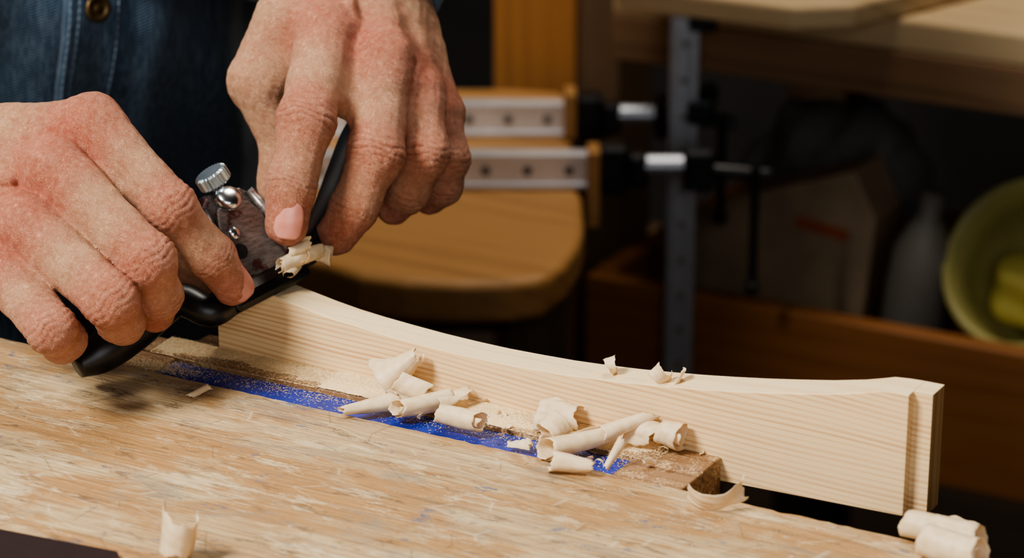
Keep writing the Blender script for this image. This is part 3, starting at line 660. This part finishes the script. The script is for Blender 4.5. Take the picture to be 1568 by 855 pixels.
def sash_clamp(u0,v0,z0,big):
    g=group('bar_clamp',UV(u0,v0,z0)); Mr=np.stack([R_,H_,[0,0,1.]],1); m=MB()
    def bx(a0,a1,b0,b1,c0,c1): m.box(UV(u0+(a0+a1)/2,v0+(b0+b1)/2,z0+(c0+c1)/2),(a1-a0,b1-b0,c1-c0),Mr)
    bx(-360,0,-5,5,-12,12); bx(-360,0,-7,7,9,13); bx(-360,0,-7,7,-13,-9); m.mk('bar',M['alu'],g,bevel=.8)
    m=MB()
    for k in range(11): m.lathe(UV(u0-16-k*30,v0-5.6,z0),(H_*-1),[(0,3.4),(.4,3.4)],18)
    m.mk('bar_holes',M['grey'],g)
    m=MB(); bx(-3,6,-14,14,-13 if not big else -40,22 if not big else 16); m.mk('wood_pad',M['oak'],g,bevel=1)
    m=MB(); bx(6,26,-12,12,-17,19); bx(26,40,-8,8,-13,12); bx(66,88,-12,12,-14,16); m.mk('head',M['blackm'],g,bevel=3)
    m=MB(); m.tube([UV(u0+30,v0,z0+3),UV(u0+72,v0,z0+3)],7.5,20); m.mk('screw_sleeve',M['chromeb'],g)
    m=MB(); m.tube([UV(u0+80,v0,z0),UV(u0+128,v0,z0-4)],4.5); m.tube([UV(u0+118,v0-3,z0+4),UV(u0+118,v0-3,z0-82 if not big else z0-92)],3.3); m.lathe(UV(u0+118,v0-3,z0-84 if not big else z0-95),(0,0,1),[(0,3),(2,5.2),(8,5.2),(10,3.2)],18)
    m.mk('tommy_bar',M['blackm'],g,bevel=.4)
sash_clamp(43,1979,-150,False); sash_clamp(57,1845,-150,True)
g=group('f_clamp',(-428,852,-180)); m=MB(); Mr=np.stack([R_,H_,[0,0,1.]],1)
m.box((-428,850,-212),(22,7,320),Mr); m.box((-428,846,-212),(13,3,320),Mr); m.mk('bar',M['chromeb'],g,bevel=1)
m=MB(); 
for k in range(11): m.lathe(np.array([-428,850,-75-k*28.])-H_*5.6,-H_,[(0,2.6),(.4,2.6)],14)
m.mk('bar_marks',M['bottle'],g)
m=MB(); m.box((-424,866,-60),(24,34,14),Mr); m.box((-424,866,-128),(24,34,20),Mr); m.tube([(-420,878,-128),(-420,878,-112)],6); m.mk('jaws',M['blackm'],g,bevel=3)
fb=group('storage_bench',(-200,1100,-400))
m=MB(); m.box((250,1150,-62),(1530,500,24)); m.mk('top',M['light'],fb,bevel=3)
m=MB(); m.box((250,908,-92),(1530,18,36)); m.mk('apron',M['brown'],fb,bevel=2)
m=MB(); m.box((-579,1032,-452),(38,64,796)); m.box((960,930,-452),(60,60,796)); m.box((-530,1370,-452),(60,60,796)); m.box((960,1370,-452),(60,60,796)); m.mk('legs_and_post_shade',M['brownZ'],fb,bevel=3)  # first box is added dark brown standing in for shade on the post's side
m=MB(); m.box((220,1150,-400),(1450,460,20)); m.mk('lower_shelf',M['brown'],fb,bevel=2)
m=MB(); m.prism([(-470,822,-49),(-330,822,-49),(-296,850,-49),(-250,1000,-49),(-470,1000,-49)],(0,0,18)); m.mk('loose_board',M['light'],None,bevel=3)
dr=group('wooden_drawer',(-100,1000,-330))
m=MB(); m.box((-50,871,-332),(930,18,115)); m.mk('front',M['orange'],dr,bevel=2)
m=MB(); m.box((-506,1010,-325),(18,262,105)); m.box((406,1010,-325),(18,262,105)); m.box((-50,1140,-325),(930,18,105)); m.box((-50,1005,-382),(900,260,10)); m.mk('sides',M['orange'],dr,bevel=2)
ut=group('timber_post',(-640,1030,0)); m=MB(); m.box((-639,1035,-10),(78,70,1680)); m.mk('post',M['orangeZ'],ut,bevel=3)
Mx=np.array([[math.cos(-.12),0,-math.sin(-.12)],[0,1,0],[math.sin(-.12),0,math.cos(-.12)]])
cb=group('cardboard_box',(-420,970,-250)); m=MB()
m.prism([(-490,962,-262),(-488,962,-376),(-330,962,-376),(-316,962,-228),(-335,962,-190),(-440,962,-228)],(0,55,0)); m.mk('box',M['card'],cb,bevel=2)
MB().box((-360,960.5,-240),(44,1.5,9),Mx).mk('print',M['redprint'],cb)
def bag(P):
    d=ell(P,(-395,1076,-255),(80,44,88)); return d+5*np.sin(P[...,0]*.08+P[...,2]*.06)+3*np.sin(P[...,0]*.17-P[...,2]*.1)
V,F=nets(bag,(-490,1020,-360),(-300,1130,-150),6); mk('grey_cloth_bag',V,F,M['grey'],None,smooth=True)
m=MB(); m.lathe((-278,930,-376),(.10,0,1),[(0,20),(4,24),(115,25),(145,23),(165,14),(172,9),(190,9),(191,0.5)],28); m.mk('spray_bottle',M['bottle'],None,smooth=True,bevel=0)
# tub lying tilted in the drawer, mouth towards the room, with a yellow cloth inside
ba=np.array([-.12,-.80,.52]); ba/=np.linalg.norm(ba); bc=np.array([-180,918,-225.]); bb=bc-ba*92
bk=group('plastic_bucket',(-180,950,-260)); m=MB(); m.lathe(bb,ba,[(0,.5),(0,52),(3,54),(60,60),(88,64),(90,67),(93,66),(92,61),(60,57),(6,50),(5,.5)],44,caps=False); m.mk('shell',M['bucket'],bk,smooth=True)
def cl(P): return ell(P,bc-ba*42+np.array([6,0,-12]),(44,36,34))+4*np.sin(P[...,0]*.13)+3*np.sin(P[...,2]*.2+P[...,0]*.05)
V,F=nets(cl,(-250,880,-330),(-110,1040,-190),4); mk('cloth',V,F,M['yellow'],bk,smooth=True)
def rag(P): return smax(ell(P,(-178,985,-356),(82,62,32))+4*np.sin(P[...,0]*.11+P[...,1]*.05)+3*np.sin(P[...,1]*.15),-375-P[...,2],3)
V,F=nets(rag,(-275,900,-380),(-80,1065,-300),5); mk('folded_rag',V,F,M['grey'],None,smooth=True)

# ------------------------------------------------------------------ lights
def area(name,loc,tgt,size,power,col=(1,.93,.84)):
    l=bpy.data.lights.new(name,'AREA'); l.shape='RECTANGLE'; l.size=size[0]; l.size_y=size[1]; l.energy=power; l.color=col
    o=bpy.data.objects.new(name,l); bpy.context.collection.objects.link(o); o.location=(loc[0]/1000,loc[1]/1000,loc[2]/1000+BZ)
    v=Vector([(tgt[i]-loc[i])/1000 for i in range(3)]); o.rotation_euler=v.to_track_quat('-Z','Y').to_euler(); return o
area('key_softbox',(-600,-1050,1200),(-100,0,0),(.5,.4),44,(1,.955,.885))
area('added_fill',(750,-1200,550),(-250,900,-250),(1.0,.8),8,(.97,.97,1))  # added fill aimed under the storage bench to brighten the drawer area
area('added_background_light',(-250,850,1600),(-400,850,-200),(.8,.5),22,(1,.91,.8))  # added overhead light that lifts the background, no fixture behind it
w=bpy.data.worlds.new('world'); scene.world=w; w.use_nodes=True; w.node_tree.nodes['Background'].inputs[0].default_value=(.6,.7,.85,1); w.node_tree.nodes['Background'].inputs[1].default_value=.035
